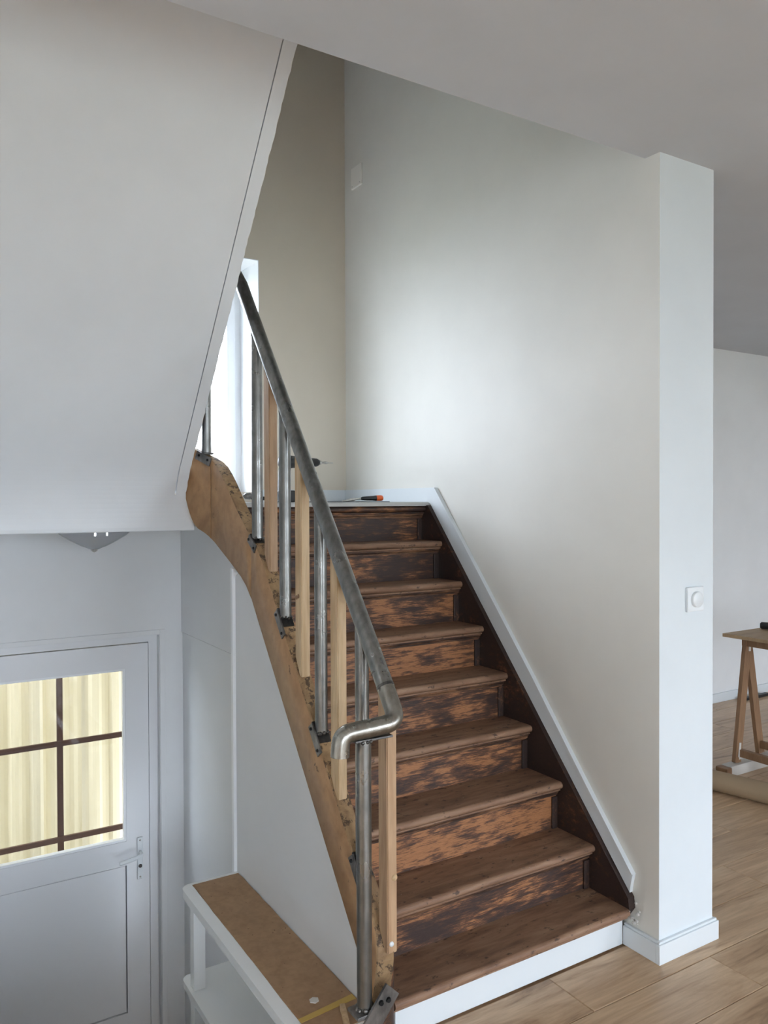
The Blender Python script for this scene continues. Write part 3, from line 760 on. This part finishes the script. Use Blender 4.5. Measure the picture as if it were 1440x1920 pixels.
MB().lathe([(.0001, .154), (.0045, .155), (.0045, .168), (.006, .170), (.006, .182), (.002, .19), (.002, .215), (.0001, .217)], (dc[0]+.03, dc[1], dc[2]), 12, 'X').build('screw_bit', 'bright_steel', dl)
MB().obox((dc[0]-.005, dc[1], dc[2]-.02), (dc[0]-.015, dc[1], LZ+.05), .036, .045, (1, 0, 0)).build('grip', 'black_plastic', dl)
MB().box(dc[0]-.055, dc[0]+.03, dc[1]-.038, dc[1]+.038, LZ, LZ+.055, .006).build('battery', 'black_plastic', dl)
kn = empty('hand_tool', 'chisel with black and orange grip lying on the landing edge', 'tool')
def along(p0, d, prof, seg=14):
    d = Vector(d).normalized(); p0 = Vector(p0)
    return MB().tube([p0+d*t for t, r in prof], [r for t, r in prof], seg)
p0 = (-.30, 1.26, LZ+.0155); d = (1, -.10, .02)
along(p0, d, [(0, .004), (.008, .008), (.03, .0095), (.06, .011), (.075, .0125)]).build('grip', 'black_plastic', kn)
along(p0, d, [(.075, .0128), (.098, .0132), (.106, .011), (.108, .004)]).build('grip_end', 'orange_plastic', kn)
along(p0, (-1, .05, -.12), [(0, .0045), (.03, .0045), (.032, .007), (.05, .006), (.09, .002)]).build('blade', 'bright_steel', kn)
setprops(MB().box(-.60, -.165, 1.235, 1.262, LZ, LZ+.003).build('saw_blade', 'black_plastic'), 'long thin dark blade lying flat along the landing edge', 'blade')
pl = empty('pliers', 'small black and steel pliers on the landing behind the wooden string', 'tool')
along((-.86, 1.22, LZ+.026), (1, .3, 0), [(0, .004), (.01, .012), (.03, .014), (.04, .006)]).build('jaw', 'plate_steel', pl)
along((-.825, 1.23, LZ+.02), (1, .1, -.06), [(0, .007), (.05, .008), (.10, .007)]).build('handle', 'black_plastic', pl)
along((-.825, 1.235, LZ+.02), (1, .4, -.06), [(0, .007), (.05, .008), (.10, .007)]).build('handle', 'black_plastic', pl)

# ------------------------------------------------------------------ trestle, board, roll in the room behind
ts = empty('trestle', 'wooden trestle with splayed legs and metal brackets behind the pillar', 'trestle')
MB().box(1.865, 1.945, .05, .88, .672, .735, .003).build('top_beam', 'trestle_wood', ts)
for yy in (.86, .12):
    MB().obox((1.885, yy, .70), (1.792, yy, .055), .05, .022, (0, 1, 0)).build('leg', 'trestle_wood', ts)
    MB().obox((1.930, yy+.03, .70), (2.050, yy+.03, .055), .05, .022, (0, 1, 0)).build('leg', 'trestle_wood', ts)
    ft = MB().box(1.70, 2.14, yy-.035, yy+.025, .0, .055, .004).build('foot_bar', 'white_chipped', ts)
    MB().box(1.655, 1.70, yy-.04, yy+.03, .0, .052, .006).build('foot_end', 'trestle_wood', ft)
    b_ = MB().obox((1.806, yy-.0135, .16), (1.797, yy-.0135, .085), .016, .003, (0, 1, 0)); b_.box(1.797, 1.88, yy-.015, yy-.012, .072, .088); b_.build('bracket', 'white_chipped', ts)
    MB().obox((1.893, yy-.0135, .72), (1.886, yy-.0135, .645), .016, .003, (0, 1, 0)).build('bracket', 'white_chipped', ts)
MB().box(1.80, 1.83, .12, .86, .085, .125, .003).build('stretcher', 'trestle_wood', ts)
MB().box(2.03, 2.055, .15, .89, .085, .125, .003).build('stretcher', 'trestle_wood', ts)
setprops(MB().box(1.705, 2.9, -.05, .885, .735, .753, .002).build('work_board', 'ply_board'), 'plywood board laid on the trestle as a work table', 'board')
bk = empty('black_tool', 'black tubular tool lying on the plywood board', 'tool')
along((2.0, .86, .773), (.5, -.85, 0), [(0, .012), (.008, .019), (.18, .019), (.2, .016), (.32, .016)]).build('barrel', 'black_plastic', bk)
along((2.09, .707, .773), (.5, -.85, 0), [(0, .0195), (.02, .0195)]).build('collar', 'plate_steel', bk)
ro = empty('cardboard_roll', 'brown cardboard roll lying on the floor in front of the trestle', 'roll')
ra, rb = Vector((1.38, 1.10, .050)), Vector((1.59, .22, .050))
MB().tube([ra, rb], .050, 28, caps=False).build('outer_sheet', 'cardboard', ro)
dd = (rb-ra).normalized()
for s_, pe in ((1, rb), (-1, ra)):
    sp = []
    u = Vector((0, 0, 1)); v_ = dd.cross(u)
    vs = []; 
    for k in range(60):
        a = k*.42; r_ = .050*(1-k/66)
        for e in (0, -.01): vs.append(pe+dd*s_*e+(u*math.cos(a)+v_*math.sin(a))*r_)
    MB().add(vs, [(2*i, 2*i+2, 2*i+3, 2*i+1) for i in range(59)]).build('rolled_end', 'cardboard', ro)
setprops(MB().box(3.20, 3.50, 1.76, 1.79, 0, .022, .003).build('black_bar', 'black_plastic'), 'short black bar on the floor along the far wall', 'bar')
